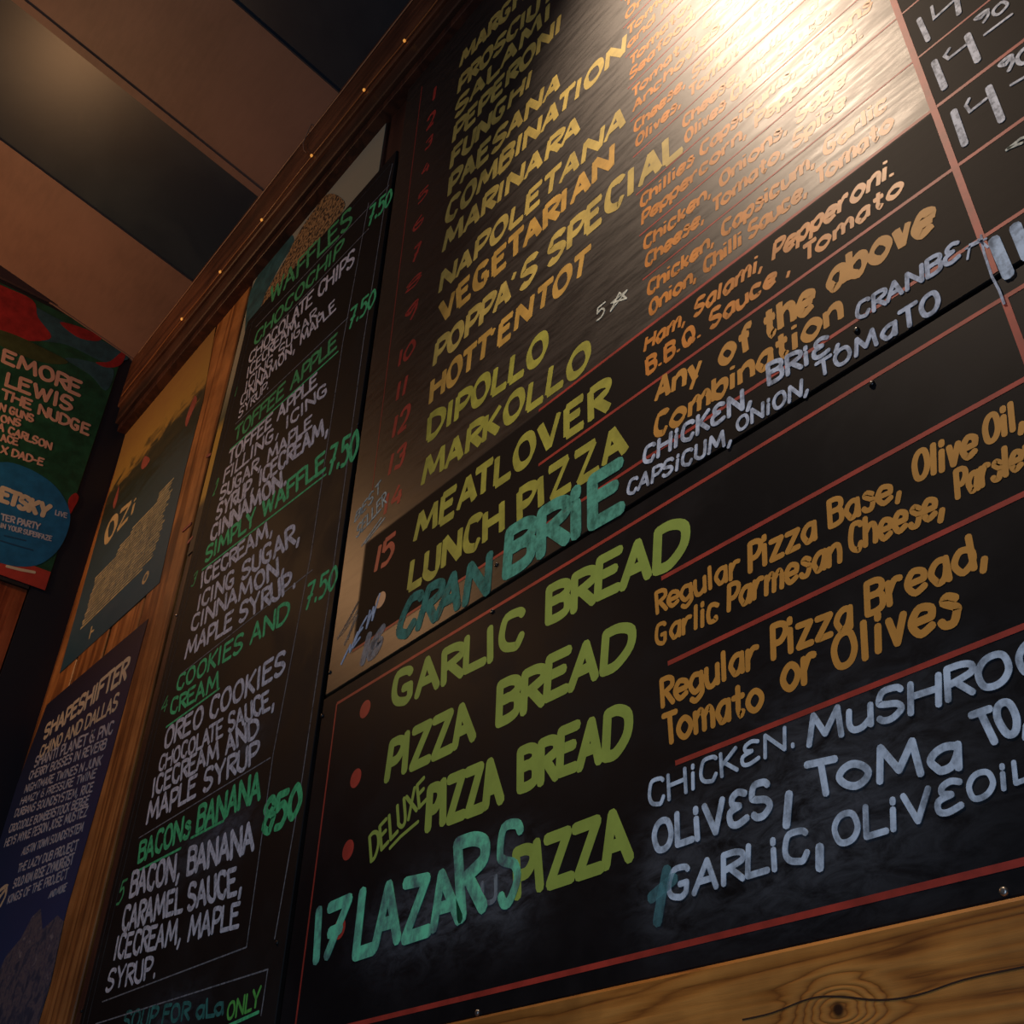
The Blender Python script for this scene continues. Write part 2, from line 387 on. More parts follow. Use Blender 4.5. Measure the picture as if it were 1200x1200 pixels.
def lay(mesh, text, q, bold=0.16, contrast=0.0, n=None, gap=2.0, jit=0.03, pen=0.6, seed=None, only=None):
    """q = BL, BR, TL, TR corners on the plane; n = characters spanned by the quad"""
    rs = random.Random(text if seed is None else seed)
    bl, br, tl, tr = q; xs = []; x = 0; end = None
    for i, ch in enumerate(text):
        xs.append(x)
        if ch == ' ': x += 3.8
        else:
            nx = text[i + 1] if i + 1 < len(text) else ' '
            kern = (1.1 if nx == 'T' and ch in 'EAO' else 0) + (1.0 if nx == "'" else 0) + (1.6 if ch in 'LT' and nx in 'TAVYaoe' else 0.8 if ch in 'LTPFR' else 0) + (1.0 if ch == 'A' and nx in 'TVY' else 0) + (0.7 if nx in 'A' and ch not in 'LTI' else 0)
            x += G[ch][0] + gap - kern + (0.9 if G[ch][0] < 2 else 0) + (0.5 if nx != ' ' and G[nx][0] < 1 else 0)
        if n and i == n - 1: end = x - gap
    W = end or x - gap; W = max(W, 1)
    hgt = ((tl - bl).length + (tr - br).length) / 2; iv = bold * 0.42; iu = min(0.08, bold * 0.42 * hgt / max(1e-6, (br - bl).length))
    word = 0
    for ch, x0 in zip(text, xs):
        if ch == ' ': word += 1; continue
        wd, st = glyph(ch); dy = rs.uniform(-jit, jit); sc = 1 + rs.uniform(-jit, jit); sh = rs.uniform(-jit, jit)
        if only is not None and word != only: continue
        for pts, mode in st:
            if mode: pts = smooth(pts, mode == '@')
            P = []
            for p in pts:
                u = (x0 + p.x + sh * p.y) / W; v = p.y / 9 * sc + dy; u = iu + u * (1 - 2 * iu); v = iv + v * (1 - 2 * iv)
                P.append(bl.lerp(br, u) * (1 - v) + tl.lerp(tr, u) * v)
            loc = ((tl.lerp(tr, x0 / W) - bl.lerp(br, x0 / W)).length)
            ww = bold * (loc * 0.6 + hgt * 0.4)
            if mode: mesh.ribbon(P, ww, contrast, pen, closed=(mode == '@'))
            else:
                for a, b in zip(P[:-1], P[1:]): mesh.ribbon([a, b], ww, contrast, pen)

def write(parent, plane, text, BL, BR, TL, TR, m, label=None, bold=0.16, contrast=0.0, n=None, h=0.0003, level=False, **kw):
    q = [plane.px(*p) for p in (BL, BR, TL, TR)]
    if level:                         # a level line of writing: one baseline height, one letter height
        hh = q[2].y - q[0].y; q[1] = Vector((q[1].x, q[0].y)); q[3] = Vector((q[1].x + q[2].x - q[0].x, q[2].y))
    words(parent, plane, text, q, m, label, h, bold, contrast, n, **kw)
def words(parent, plane, text, q, m, label, h, *a, **kw):
    """every word of a line is a part of its own"""
    ws = text.split(' ')
    for k, wd in enumerate(ws):
        if not wd: continue
        ms = Mesh2(plane, h); lay(ms, text, q, *a, only=k, **kw)
        lb_ = label
        if lb_ and len(ws) > 1 and '"' in lb_: lb_ = lb_[:lb_.index('"')] + '"%s"' % wd.replace('€', 'E').strip(',.').replace('BACONs', 'BACON &')
        ms.done('lettering', m, parent, lb_)
def upright(parent, plane, text, BL, TR, m, label=None, slant=0.12, **kw):
    a, b = plane.px(*BL), plane.px(*TR); s = (b.y - a.y) * slant
    h = kw.pop('h', 0.0003); bold = kw.pop('bold', 0.17)
    ms = Mesh2(plane, h)
    lay(ms, text, [a, Vector((b.x - s, a.y)), Vector((a.x + s, b.y)), b], bold, **kw)
    return ms.done('lettering', m, parent, label)
def strokes(parent, plane, lines, width, m, name='lettering', label=None, h=0.0003, world=False, curve=False, contrast=0.0):
    ms = Mesh2(plane, h)
    for ln in lines:
        p = [Vector(q) if world else plane.px(*q) for q in ln]
        if curve and len(p) > 2: p = smooth(p, False)
        ms.ribbon(p, width, contrast)
    return ms.done(name, m, parent, label)
def disc(parent, plane, c, r, m, name='painted_dot', label=None, asp=1.0, h=0.0003):
    q = plane.px(*c); ms = Mesh2(plane, h)
    ms.poly([q + Vector((math.cos(a) * r * asp, math.sin(a) * r)) for a in [i * math.tau / 24 for i in range(24)]])
    return ms.done(name, m, parent, label)
def screw(parent, plane, c, r=0.0042, m=SCREW):
    q = plane.px(*c); v = []; f = []
    for (rr, h) in ((r, 0), (r, 0.0015), (r * 0.6, 0.003), (r * 0.15, 0.0026)):
        v += [plane.at(q + Vector((math.cos(a) * rr, math.sin(a) * rr)), h) for a in [i * math.tau / 10 for i in range(10)]]
    for k in range(3): f += [(k * 10 + i, k * 10 + (i + 1) % 10, k * 10 + 10 + (i + 1) % 10, k * 10 + 10 + i) for i in range(10)]
    f.append(tuple(range(30, 40)))
    return link('screw', v, f, m, parent, True)

# ================================================================ THE SETTING
fl = box('floor', XE - 0.1, 3.2, -5.2, 0.2, -0.06, 0, mat('dark_floor', (0.03, 0.022, 0.018), 0.5)); tag(fl, kind='structure')
wb = box('wall_back', XE - 0.1, 3.2, 0.045, 0.12, 0, 5.4, mat('black_backing', (0.01, 0.008, 0.007), 0.8)); tag(wb, kind='structure')
joints = [-4.30, -3.97, -3.64, -3.325, -3.006, -2.70, -2.35, -2.0, -1.65, -1.3, -0.95, -0.6, -0.25, 0.1, 0.45, 0.8, 1.15, 1.5, 1.85]
for a, b in zip(joints[:-1], joints[1:]):
    dz = random.uniform(-.0015, .0015)
    box('plank', wx(a) + 0.009, wx(b) - 0.009, 0.0167 + dz, 0.04, 0.2, wz(3.62), M_plank if b < -2.9 else M_darkplank, wb, 0.003)
wl = box('wall_left', XE - 0.1, XE - 0.03, -5.2, 0.045, 0, 6.2, mat('black_end_wall', (0.012, 0.011, 0.013), 0.7)); tag(wl, kind='structure')

# sloping ceiling: dark panels with brown ply panels proud of them
SL = 0.22; ZC = wz(3.76); YC = -0.06 * D
def cpt(x, y, off=0.0):
    n = Vector((0, -SL, -1)).normalized(); return Vector((x, y, ZC + SL * (YC - y))) + n * off
def slab(name, x0, x1, y0, y1, o0, o1, m, parent=None):
    v = [cpt(x, y, o) for x in (x0, x1) for y in (y0, y1) for o in (o0, o1)]
    f = [(0, 1, 3, 2), (4, 6, 7, 5), (0, 4, 5, 1), (2, 3, 7, 6), (0, 2, 6, 4), (1, 5, 7, 3)]
    return link(name, v, f, m, parent)
ce = slab('ceiling', XE - 0.1, 3.2, -5.2, 0.1, -0.12, -0.02, mat('ceiling_deck', (0.02, 0.02, 0.022), 0.7)); tag(ce, kind='structure')
edges = [-4.29 + 0.045 - 0.645, -4.245, -3.60, -2.955, -2.312, -1.665, -1.02, -0.375, 0.27, 0.915, 1.56, 2.2, 2.85, 3.5]
for i in range(1, len(edges) - 1):
    a, b = wx(edges[i]), wx(edges[i + 1]) 
    if i == 1: a = XE - 0.02
    if i % 2 == 1:
        slab('ceiling_panel', a, b, -5.1, YC + 0.03, -0.02, 0.006, M_ceil, ce)['label'] = 'brown plywood ceiling panel'
        slab('edge_batten', a, a + 0.035, -5.1, YC + 0.03, 0.006, 0.014, M_ceil, ce)
    else:
        slab('ceiling_panel', a, b, -5.1, YC + 0.03, -0.02, -0.004, M_dceil, ce)['label'] = 'dark navy ceiling panel'

# cornice along the top of the menu wall
co = thing('cornice', (wx(-2), 0, wz(3.4)), None, None); del co
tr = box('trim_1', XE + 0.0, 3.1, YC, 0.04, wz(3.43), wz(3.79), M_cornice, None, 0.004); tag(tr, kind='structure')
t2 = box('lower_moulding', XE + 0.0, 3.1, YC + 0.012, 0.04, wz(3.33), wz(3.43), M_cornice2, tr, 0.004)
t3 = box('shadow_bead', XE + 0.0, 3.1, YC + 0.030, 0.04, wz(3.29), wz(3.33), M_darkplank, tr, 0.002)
FR = Plane((0, YC, 0), (1, 0, 0), (0, 0, 1))

# end wall: navy corner post, reddish door beside it, beam above the poster
en = lambda x, y: ENDW.px(x, y)
box('corner_post', XE - 0.03, XE + 0.004, -0.155, 0.04, 0, ZC - 0.02, mat('near_black_navy_wood', (0.010, 0.012, 0.020), 0.45), wl)
dr = box('door_1', XE - 0.03, XE - 0.005, -1.3, -0.16, 0, wz(2.32), wood('red_brown_door_wood', (0.16, 0.03, 0.012), (0.30, 0.065, 0.022), (0.38, 0.1, 0.035), 'z', 0.4), None); tag(dr, kind='structure')
tp = box('trim_2', XE - 0.03, XE + 0.02, -5.0, YC, wz(3.845), wz(3.845) + 1.2, mat('plum_painted_beam', (0.035, 0.02, 0.024), 0.55), None); tag(tp, kind='structure')
tq = box('top_panel', XE - 0.03, XE + 0.008, -1.6, -0.16, wz(2.32), wz(3.84), mat('black_panel', (0.012, 0.011, 0.012), 0.6), wl)

# ================================================================ TIMBER BEAM
be = thing('timber_beam', (0, 0, wz(0.1)), 'amber pine timber beam with a knot, running under the big menu boards', 'beam')
box('beam_timber', wx(-1.87), wx(1.3), -0.010, 0.0145, wz(-0.12), wz(0.291), M_beam, be, 0.004)
crk = WALL.px(740 + 130, 720 + 1195 / 2.5)
BM = Plane((0, -0.0101, 0), (1, 0, 0), (0, 0, 1))
strokes(be, BM, [[(870, 1195), (905, 1187), (950, 1170), (985, 1168), (1030, 1172), (1075, 1166), (1130, 1148), (1200, 1133)]], 0.0022,
        mat('crack_shadow', (0.03, 0.01, 0.004), 0.9), 'crack', h=0.0002, curve=True, contrast=0.6)

# ================================================================ WAFFLE MENU (left board)
lb = thing('menu_board', (wx(-2.4), 0, wz(0.2)), 'tall narrow blackboard with green and white chalk waffle menu', 'menu board')
box('board_panel', wx(-2.902), wx(-1.884), 0.0, 0.0085, wz(-0.1), wz(2.975), M_left, lb, 0.0015)
def LWr(t, BL, BR, TL, TR, m=LW, lab=None, **kw):
    kw.setdefault('bold', 0.17)
    return write(lb, WALL, t, BL, BR, TL, TR, m, lab or 'pale chalk writing "%s"' % t, **kw)
gh = 'green chalk heading "%s"'
LWr('WAFFLES', (315, 358), (413, 262), (318, 336), (412, 241), LG, gh % 'WAFFLES', bold=0.13)
LWr('CHOCOCHIP', (297, 407), (400, 297), (300, 390), (402, 279), LG, gh % 'CHOCOCHIP')
LWr('CHOCOLATE CHIPS', (291, 427), (415, 310), (293, 414), (416, 290), LW, bold=0.14)
LWr('ICECREAM,', (289, 444), (352, 379), (291, 431), (351, 366), LW, bold=0.14)
LWr('ICING SUGAR,', (287, 460), (376, 366), (289, 447), (375, 355), LW, bold=0.14)
LWr('CINNAMON, MAPLE', (281, 477), (394, 362), (283, 464), (392, 350), LW, bold=0.14)
LWr('SYRUP.', (279, 491), (315, 455), (281, 479), (316, 444), LW, bold=0.14)
LWr('TOFFEE APPLE', (273, 520), (395, 407), (276, 502), (396, 388), LG, gh % 'TOFFEE APPLE')
LWr('TOFFEE APPLE', (266, 547), (372, 451), (269, 529), (372, 435), LW)
LWr('FILLING, ICING', (261, 567), (385, 460), (264, 550), (384, 446), LW)
LWr('SUGAR, MAPLE', (257, 588), (366, 500), (259, 571), (366, 485), LW)
LWr('SYRUP, ICECREAM,', (252, 611), (386, 506), (255, 592), (385, 485), LW)
LWr('CINNAMON.', (246, 636), (337, 567), (248, 617), (335, 547), LW)
LWr('SIMPLY WAFFLE', (240, 660), (382, 550), (242, 641), (381, 527), LB, gh % 'SIMPLY WAFFLE')
LWr('ICECREAM,', (235, 690), (321, 625), (237, 671), (320, 606), LW)
LWr('ICING SUGAR,', (231, 716), (353, 633), (234, 697), (351, 609), LW)
LWr('CINNAMON,', (223, 742), (335, 670), (226, 722), (333, 648), LW)
LWr('MAPLE SYRUP.', (216, 773), (348, 688), (220, 750), (346, 664), LW)
LWr('COOKIES AND', (206, 812), (338, 728), (209, 792), (340, 702), LB, gh % 'COOKIES AND')
LWr('CREAM', (199, 840), (256, 806), (201, 820), (257, 785), LB, gh % 'CREAM')
LWr('OREO COOKIES', (191, 880), (334, 788), (195, 854), (335, 760), LW)
LWr('CHOCOLATE SAUCE,', (185, 906), (323, 828), (188, 887), (321, 804), LW)
LWr('ICECREAM AND', (178, 935), (304, 862), (181, 911), (302, 839), LW)
LWr('MAPLE SYRUP', (171, 967), (302, 894), (174, 940), (303, 866), LW)
LWr('BACONs BANANA', (161, 1013), (305, 938), (164, 987), (308, 900), LB, gh % 'BACONs BANANA')
LWr('BACON, BANANA', (151, 1053), (298, 997), (155, 1022), (298, 961), LW)
LWr('CARAMEL SAUCE,', (142, 1093), (285, 1046), (146, 1062), (284, 1013), LW)
LWr('ICECREAM, MAPLE', (133, 1126), (280, 1088), (138, 1096), (282, 1056), LW)
LWr('SYRUP.', (123, 1163), (183, 1146), (129, 1136), (184, 1119), LW)
LWr('SOUP FOR aLa', (142, 1208), (262, 1190), (148, 1184), (262, 1167), CTD, 'smeared teal chalk writing at the bottom', bold=0.2)
LWr('ONLY', (265, 1198), (304, 1180), (267, 1176), (307, 1154), LL, 'lime green chalk word "ONLY"', bold=0.17)
for t, a, b, m in (('1', (275, 465), (281, 450), LG), ('2', (249, 582), (257, 560), LG), ('3', (223, 690), (233, 668), LG), ('4', (187, 838), (200, 812), LG), ('5', (136, 1061), (150, 1029), LG)):
    upright(lb, WALL, t, a, b, m, 'green chalk number "%s"' % t, bold=0.12)
for t, BL, BR, TL, TR in (('7.50', (431, 266), (458, 238), (433, 243), (461, 219)), ('7.50', (408, 387), (439, 357), (411, 362), (442, 336)),
                          ('7.50', (384, 557), (419, 537), (387, 523), (422, 501)), ('7.50', (357, 716), (394, 688), (361, 684), (397, 660)),
                          ('850', (306, 982), (352, 957), (311, 935), (355, 915))):
    LWr(t, BL, BR, TL, TR, LB, 'green chalk price "%s"' % t, bold=0.13 if t == '7.50' else 0.2)
for ln in ([(270, 527), (396, 412)], [(237, 668), (382, 556)], [(195, 852), (257, 807)], [(155, 1024), (212, 994)], [(224, 982), (262, 962)], [(268, 1202), (303, 1186)]):
    strokes(lb, WALL, [ln], 0.006, LB, 'underline', 'green chalk underline')
strokes(lb, WALL, [[(460, 192), (455, 214), (426, 400), (391, 662), (350, 940), (322, 1100)], [(432, 238), (402, 400), (364, 652), (320, 885), (289, 1110)],
                   [(289, 1110), (120, 1174)], [(112, 1200), (314, 1136), (306, 1190)], [(163, 982), (317, 888)], [(212, 790), (366, 668)],
                   [(296, 411), (432, 268)], [(300, 383), (432, 243), (456, 217)], [(276, 497), (408, 372)]], 0.0028, LN, 'ruled_line', 'thin white ruled lines')
strokes(lb, WALL, [[(wx(-2.878), wz(2.93)), (wx(-2.878), wz(0.0))], [(wx(-2.845), wz(2.93)), (wx(-2.845), wz(0.0))], [(wx(-2.878), wz(2.93)), (wx(-1.91), wz(2.93))]],
        0.0018, chalk('grey_border_line', (0.12, 0.12, 0.12), 0.7), 'ruled_line', 'thin grey ruled border', world=True)
for p in ((325, 1105), (398, 548), (420, 497), (96, 1185)): screw(lb, WALL, p)
screw(wb, Plane((0, 0.0155, 0), (1, 0, 0), (0, 0, 1)), (207, 721), m=STEEL)

# ================================================================ UPPER MENU BOARD
ub = thing('menu_board', (wx(-0.9), 0, wz(1.0)), 'large glossy blackboard of painted pizza names and toppings under the spotlight', 'menu board')
box('board_panel', wx(-1.862), wx(1.2), 0.0, 0.012, wz(1.003), wz(3.30), M_up, ub, 0.0015)
def U(t, BL, BR, TL, TR, m=Y1, lab=None, **kw):
    kw.setdefault('gap', 2.3)
    kw.setdefault('bold', 0.25); kw.setdefault('contrast', 0.48); kw.setdefault('pen', 0.95)
    cn = {id(Y1): 'yellow', id(Y2): 'golden', id(G1): 'olive', id(O1): 'orange'}.get(id(m), 'painted')
    return write(ub, WALL, t, BL, BR, TL, TR, m, lab or '%s painted lettering "%s"' % (cn, t), **kw)
U('MARGHERITA', (537, 82), (600, 16), (541, 60), (602, -6), n=4)
U('PROSCIUTTO', (535, 113), (632, 14), (538, 91), (635, -9), n=7)
U('SALAMI', (532, 141), (646, 21), (535, 118), (648, -2))
U('PEPERONI', (529, 171), (658, 36), (532, 147), (661, 11))
U('FUNGHI', (526, 202), (622, 102), (530, 175), (627, 77))
U('PAESANA', (524, 233), (656, 104), (527, 205), (662, 76))
U('COMBINATION', (520, 267), (733, 63), (525, 237), (737, 35))
U('MARINARA', (517, 299), (680, 155), (521, 269), (685, 126))
U('NAPOLETANA', (513, 347), (733, 148), (517, 318), (738, 116))
U('VEGETARIAN', (515, 383), (720, 196), (514, 355), (722, 164), Y2)
U("POPPA'S SPECIAL", (506, 433), (801, 178), (510, 401), (800, 141), Y1)
U("HOTT'ENTOT", (502, 477), (688, 320), (505, 444), (694, 285), Y2)
U('DIPOLLO', (499, 520), (641, 421), (502, 486), (646, 381), G1)
U('MARKOLLO', (492, 574), (691, 431), (496, 537), (696, 391), G1)
U('MEATLOVER', (483, 639), (714, 482), (488, 600), (713, 440), G1)
U('LUNCH PIZZA', (476, 697), (738, 531), (481, 655), (732, 490), G1)
for t, a, b in (('1', (508, 118), (511, 100)), ('2', (499, 155), (511, 127)), ('3', (497, 179), (509, 155)), ('4', (493, 209), (505, 185)), ('5', (489, 241), (503, 215)),
                ('6', (483, 274), (498, 247)), ('7', (482, 311), (494, 282)), ('8', (475, 346), (494, 317)), ('9', (473, 384), (490, 349)), ('10', (466, 432), (489, 392)),
                ('11', (464, 472), (480, 436)), ('12', (459, 516), (482, 471)), ('13', (454, 560), (479, 515)), ('14', (449, 606), (475, 561)), ('15', (438, 673), (466, 621))):
    upright(ub, WALL, t, a, b, RD, 'red painted number "%s"' % t, bold=0.2, contrast=0.3, slant=0.05 if len(t) == 1 else 0.1)
disc(ub, WALL, (446, 703), 0.0175, PE, label='peach painted dot')

LV = [1.074, 1.22, 1.355, 1.481, 1.604, 1.728, 1.850, 1.973, 2.095, 2.218, 2.34, 2.463, 2.586, 2.71, 2.83, 2.95]
for i, v in enumerate(LV):
    x0 = -1.768 if i == 0 else (-1.16 if i in (1, 2) else -0.870)
    box('painted_line', wx(x0), wx(1.15), -0.00025, 0, wz(v) - (0.0028 if i < 3 else 0.0017), wz(v) + (0.0028 if i < 3 else 0.0017), RL, ub)
box('painted_line', wx(-0.302) - 0.0045, wx(-0.302) + 0.0045, -0.00045, 0, wz(1.008), wz(3.29), RL, ub)
box('painted_line', wx(-1.768) - 0.0016, wx(-1.768) + 0.0016, -0.00025, 0, wz(1.50), wz(3.2), RL, ub)

# toppings, two lines to a row; a level baseline running right from the column margin
def row(i, a, b, x0=-0.864, wa=-0.34, wb=-0.34, m=O1):
    """row between painted lines i and i+1, letters set in real metres on the board"""
    lo = LV[i]; hi = LV[i + 1]; s = hi - lo
    for t, v, xe in ((a, lo + s * 0.57, wa), (b, lo + s * 0.17, wb)):
        if not t: continue
        hh = s * 0.31 * D
        q = [Vector((wx(x0), wz(v))), Vector((wx(xe), wz(v))), Vector((wx(x0) + hh * .12, wz(v) + hh)), Vector((wx(xe) + hh * .12, wz(v) + hh))]
        words(ub, WALL, t, q, m, 'orange painted topping "%s"' % t, 0.0003, 0.24, 0.42, None, pen=0.95)
row(2, 'Chicken, Capsicum, Garlic', 'Onion, Chilli Sauce, Tomato', wa=-0.36, wb=-0.36)
row(3, 'Chicken, Onions, Sage', 'Cheese, Tomato, Spice', wa=-0.41, wb=-0.42)
row(4, 'Chillies Capsicums, Onions', 'Peppercorn, Pepperoni.', wa=-0.335, wb=-0.36)
row(5, 'Cheese, Ham and', 'Olives Chilli, Sauce.', x0=-0.74, wa=-0.42, wb=-0.40)
row(6, 'Cheese, Salami, Capsicum', 'Olives, Tomato, B.B.Q.', wa=-0.37, wb=-0.42)
row(7, 'Tomato, Cheese, Garlic', 'Anchovies, Olives', wb=-0.45)
row(8, 'Tomato, Prawns, Garlic', 'Seafood, Cheese', wb=-0.5)
row(9, 'Tomato, Cheese, Ham', 'and Mushroom', wb=-0.5)
row(10, 'Tomato, Cheese, Ham', 'Onion, Olives', wb=-0.5)
row(11, 'Tomato, Mushroom', 'Cheese, Garlic', wb=-0.5)
row(12, 'Tomato, Pepperoni', 'Cheese', wb=-0.6)
row(13, 'Tomato, Cheese', 'Olives', wb=-0.6)

U('Ham, Salami, Pepperoni.', (753, 416), (1050, 205), (756, 395), (1052, 176), O1)
U('B.B.Q. Sauce , Tomato', (757, 442), (1060, 225), (756, 420), (1060, 202), O1)
U('Any', (765, 475), (824, 444), (769, 443), (824, 410), O2); U('of', (842, 434), (880, 411), (841, 400), (880, 376), O2)
U('the', (893, 403), (957, 363), (891, 366), (955, 324), O2); U('above', (968, 348), (1098, 268), (966, 311), (1095, 224), O2)
U('Combination', (765, 518), (990, 375), (767, 488), (986, 341), O2)
kw = dict(contrast=0.0, h=0.0008)
wc = 'white chalk lettering "%s"'
def UW(t, BL, BR, TL, TR, m=CW, lab=None, **k2): return U(t, BL, BR, TL, TR, m, lab or wc % t.replace('€', 'E'), **{**kw, 'bold': 0.2, **k2})
UW('CHiCK€N,', (753, 547), (884, 474), (755, 524), (883, 448)); UW('BRi€,', (900, 454), (988, 406), (898, 428), (985, 384))
UW('CRANB€', (1003, 379), (1127, 303), (1003, 357), (1124, 280)); UW('CAPSiCUM,', (734, 583), (860, 519), (737, 563), (860, 498))
UW('ONiON,', (863, 508), (950, 459), (863, 490), (951, 437)); UW('TOMaTO', (957, 445), (1103, 364), (954, 427), (1101, 335))
UW('CRAN', (459, 755), (574, 697), (478, 700), (577, 644), CTD, 'dull teal chalk word "CRAN"', bold=0.22)
UW('BRiE', (589, 682), (733, 600), (592, 622), (731, 536), CT, 'teal chalk word "BRIE"', bold=0.24)
UW('NEW', (399, 780), (440, 723), (411, 755), (446, 695), CW, 'white chalk word "NEW"', bold=0.11)
UW('16', (422, 783), (443, 765), (432, 742), (455, 728), chalk('grey_chalk', (0.5, 0.5, 0.5), 0.6), 'grey chalk number "16"', bold=0.28)
UW('BEST', (415, 613), (446, 577), (418, 600), (446, 563), CF, 'faint chalk word "BEST"', bold=0.11); UW('SELLER', (417, 632), (453, 590), (419, 617), (452, 576), CF, 'faint chalk word "SELLER"', bold=0.11)
for ln in ([(424, 640), (447, 607)], [(428, 637), (451, 607)]): strokes(ub, WALL, [ln], 0.003, CF, 'underline', h=0.0007)
strokes(ub, WALL, [[(396, 748), (420, 705), (402, 742), (419, 716)], [(404, 755), (419, 722)], [(408, 748), (416, 724)]], 0.007, chalk('scribble_chalk', (0.5, 0.42, 0.33), 0.45), 'chalk_scribble', h=0.0007)
upright(ub, WALL, '5', (699, 377), (710, 353), CF, 'chalk number "5"', bold=0.12, h=0.0007)
upright(ub, WALL, '*', (715, 366), (736, 334), CF, 'chalk star', bold=0.12, h=0.0007)
# prices
def seg(pts, wdt, m=CP, lab=None):
    for p in pts: strokes(ub, WALL, [p], wdt, m, 'lettering', lab, h=0.0008)
seg([[(1077, 23), (1088, 47)], [(1121, -4), (1124, 16)]], 0.0075, lab='white chalk price "14"'); seg([[(1092, 8), (1095, 22), (1117, 2)]], 0.0045)
seg([[(1095, 73), (1107, 103)], [(1134, 42), (1146, 71)]], 0.0095, lab='white chalk price "14"'); seg([[(1113, 57), (1107, 66), (1112, 69), (1132, 53)]], 0.0045)
seg([[(1118, 131), (1131, 169)], [(1159, 103), (1174, 141)]], 0.0095, lab='white chalk price "14"'); seg([[(1136, 116), (1132, 124), (1137, 131), (1156, 116)]], 0.0045)
U('90', (1143, 33), (1182, 12), (1141, 20), (1181, -2), CP, 'white chalk "90"', bold=0.2, contrast=0, h=0.0007); U('90', (1172, 90), (1212, 70), (1169, 73), (1208, 52), CP, 'white chalk "90"', bold=0.2, contrast=0, h=0.0007)
seg([[(1154, 41), (1186, 17)], [(1185, 100), (1212, 84)]], 0.004)
seg([[(1180, 176), (1196, 163), (1204, 160)], [(1182, 174), (1198, 168)]], 0.004, CF)
seg([[(1165, 282), (1182, 322)], [(1190, 266), (1204, 300)]], 0.014, CB, 'thick bluish white chalk price "11"')
seg([[(1134, 304), (1137, 287), (1146, 283)], [(1132, 292), (1156, 280)], [(1150, 276), (1153, 295), (1163, 325), (1171, 340), (1177, 356)], [(1147, 281), (1158, 290)]], 0.003, CW)
for p in ((387, 788), (582, 662), (1004, 387)): screw(ub, WALL, p)

# ================================================================ LOWER MENU BOARD
lo = thing('menu_board', (wx(-0.9), 0, wz(0.3)), 'blackboard of painted garlic bread and pizza bread above the timber beam', 'menu board')
box('board_panel', wx(-1.868), wx(1.2), 0.001, 0.013, wz(0.294), wz(0.997), M_low, lo, 0.0015)
LP = Plane((0, 0.001, 0), (1, 0, 0), (0, 0, 1))
def Lw(t, BL, BR, TL, TR, m=G2, lab=None, **kw):
    kw.setdefault('bold', 0.225); cn = 'green' if m is G2 else 'ochre'
    return write(lo, LP, t, BL, BR, TL, TR, m, lab or '%s painted lettering "%s"' % (cn, t), **kw)
Lw('GARLIC', (459, 834), (614, 757), (461, 790), (615, 711)); Lw('BREAD', (639, 734), (805, 657), (641, 687), (808, 598))
Lw('PIZZA', (450, 919), (558, 867), (457, 867), (554, 818)); Lw('BREAD', (581, 854), (741, 775), (584, 798), (746, 721))
Lw('DELUXE', (434, 1012), (501, 937), (432, 980), (498, 907), bold=0.15); Lw('PIZZA', (498, 977), (591, 941), (501, 920), (586, 884)); Lw('BREAD', (606, 931), (738, 882), (607, 876), (742, 818))
Lw('PIZZA', (603, 1056), (743, 1009), (600, 994), (736, 942))
strokes(lo, LP, [[(457, 994), (470, 980), (490, 963)]], 0.006, G2, 'underline')
for i, c in enumerate(((428, 831), (417, 912), (408, 996), (398, 1088))): disc(lo, LP, c, 0.0172, RD, label='red painted dot')
mk = 'mint chalk lettering "%s"'
Lw('17', (368, 1133), (398, 1118), (372, 1064), (415, 1045), CM, mk % '17', bold=0.21, h=0.0008)
Lw('LAZA', (413, 1127), (543, 1082), (423, 1040), (535, 1018), CM, mk % 'LAZA', bold=0.2, h=0.0008)
Lw('R', (540, 1082), (564, 1070), (534, 982), (566, 972), CM, mk % 'R', bold=0.17, h=0.0008)
Lw('U', (564, 1063), (583, 1056), (565, 1032), (583, 1022), chalk('worn_chalk', (0.3, 0.36, 0.4), 0.7), 'worn grey chalk "U"', bold=0.2, h=0.0008)
Lw('S', (586, 1070), (606, 1058), (584, 970), (614, 960), CM, mk % 'S', bold=0.125, h=0.0008)
def Lo(t, *q, **kw): kw.setdefault('gap', 2.3); return Lw(t, *q, O2, bold=0.18, **kw)
Lo('Regular', (769, 721), (868, 676), (767, 694), (867, 646)); Lo('Pizza', (877, 673), (958, 632), (876, 635), (956, 598)); Lo('Base,', (971, 622), (1060, 581), (969, 587), (1056, 549)); Lo('Olive', (1069, 569), (1146, 535), (1069, 532), (1145, 494)); Lo('Oil,', (1152, 525), (1204, 499), (1151, 488), (1200, 464))
Lo('Garlic', (768, 759), (843, 727), (768, 733), (843, 694)); Lo('Parmesan', (852, 719), (987, 659), (852, 686), (987, 622)); Lo('Cheese,', (995, 651), (1110, 603), (994, 616), (1109, 562)); Lo('Parsley', (1120, 587), (1200, 549), (1117, 551), (1199, 512), n=6)
Lo('Regular', (775, 831), (890, 782), (773, 796), (889, 744)); Lo('Pizza', (904, 775), (1000, 736), (902, 731), (999, 695)); Lo('Bread,', (1014, 724), (1163, 660), (1013, 681), (1153, 617))
Lo('Tomato', (778, 876), (896, 831), (775, 837), (895, 791)); Lo('or', (915, 816), (958, 799), (914, 770), (956, 750)); Lo('Olives', (975, 789), (1127, 730), (974, 745), (1122, 672))
def Lc(t, *q, **kw): kw.setdefault('bold', 0.195); return Lw(t, *q, CB, 'bluish white chalk lettering "%s"' % t.replace('€', 'E'), h=0.0008, **kw)
Lc('CHiCK€N.', (761, 949), (935, 874), (760, 916), (934, 846), bold=0.16); Lc('MuSHROOM', (946, 877), (1187, 801), (945, 838), (1186, 757), n=6)
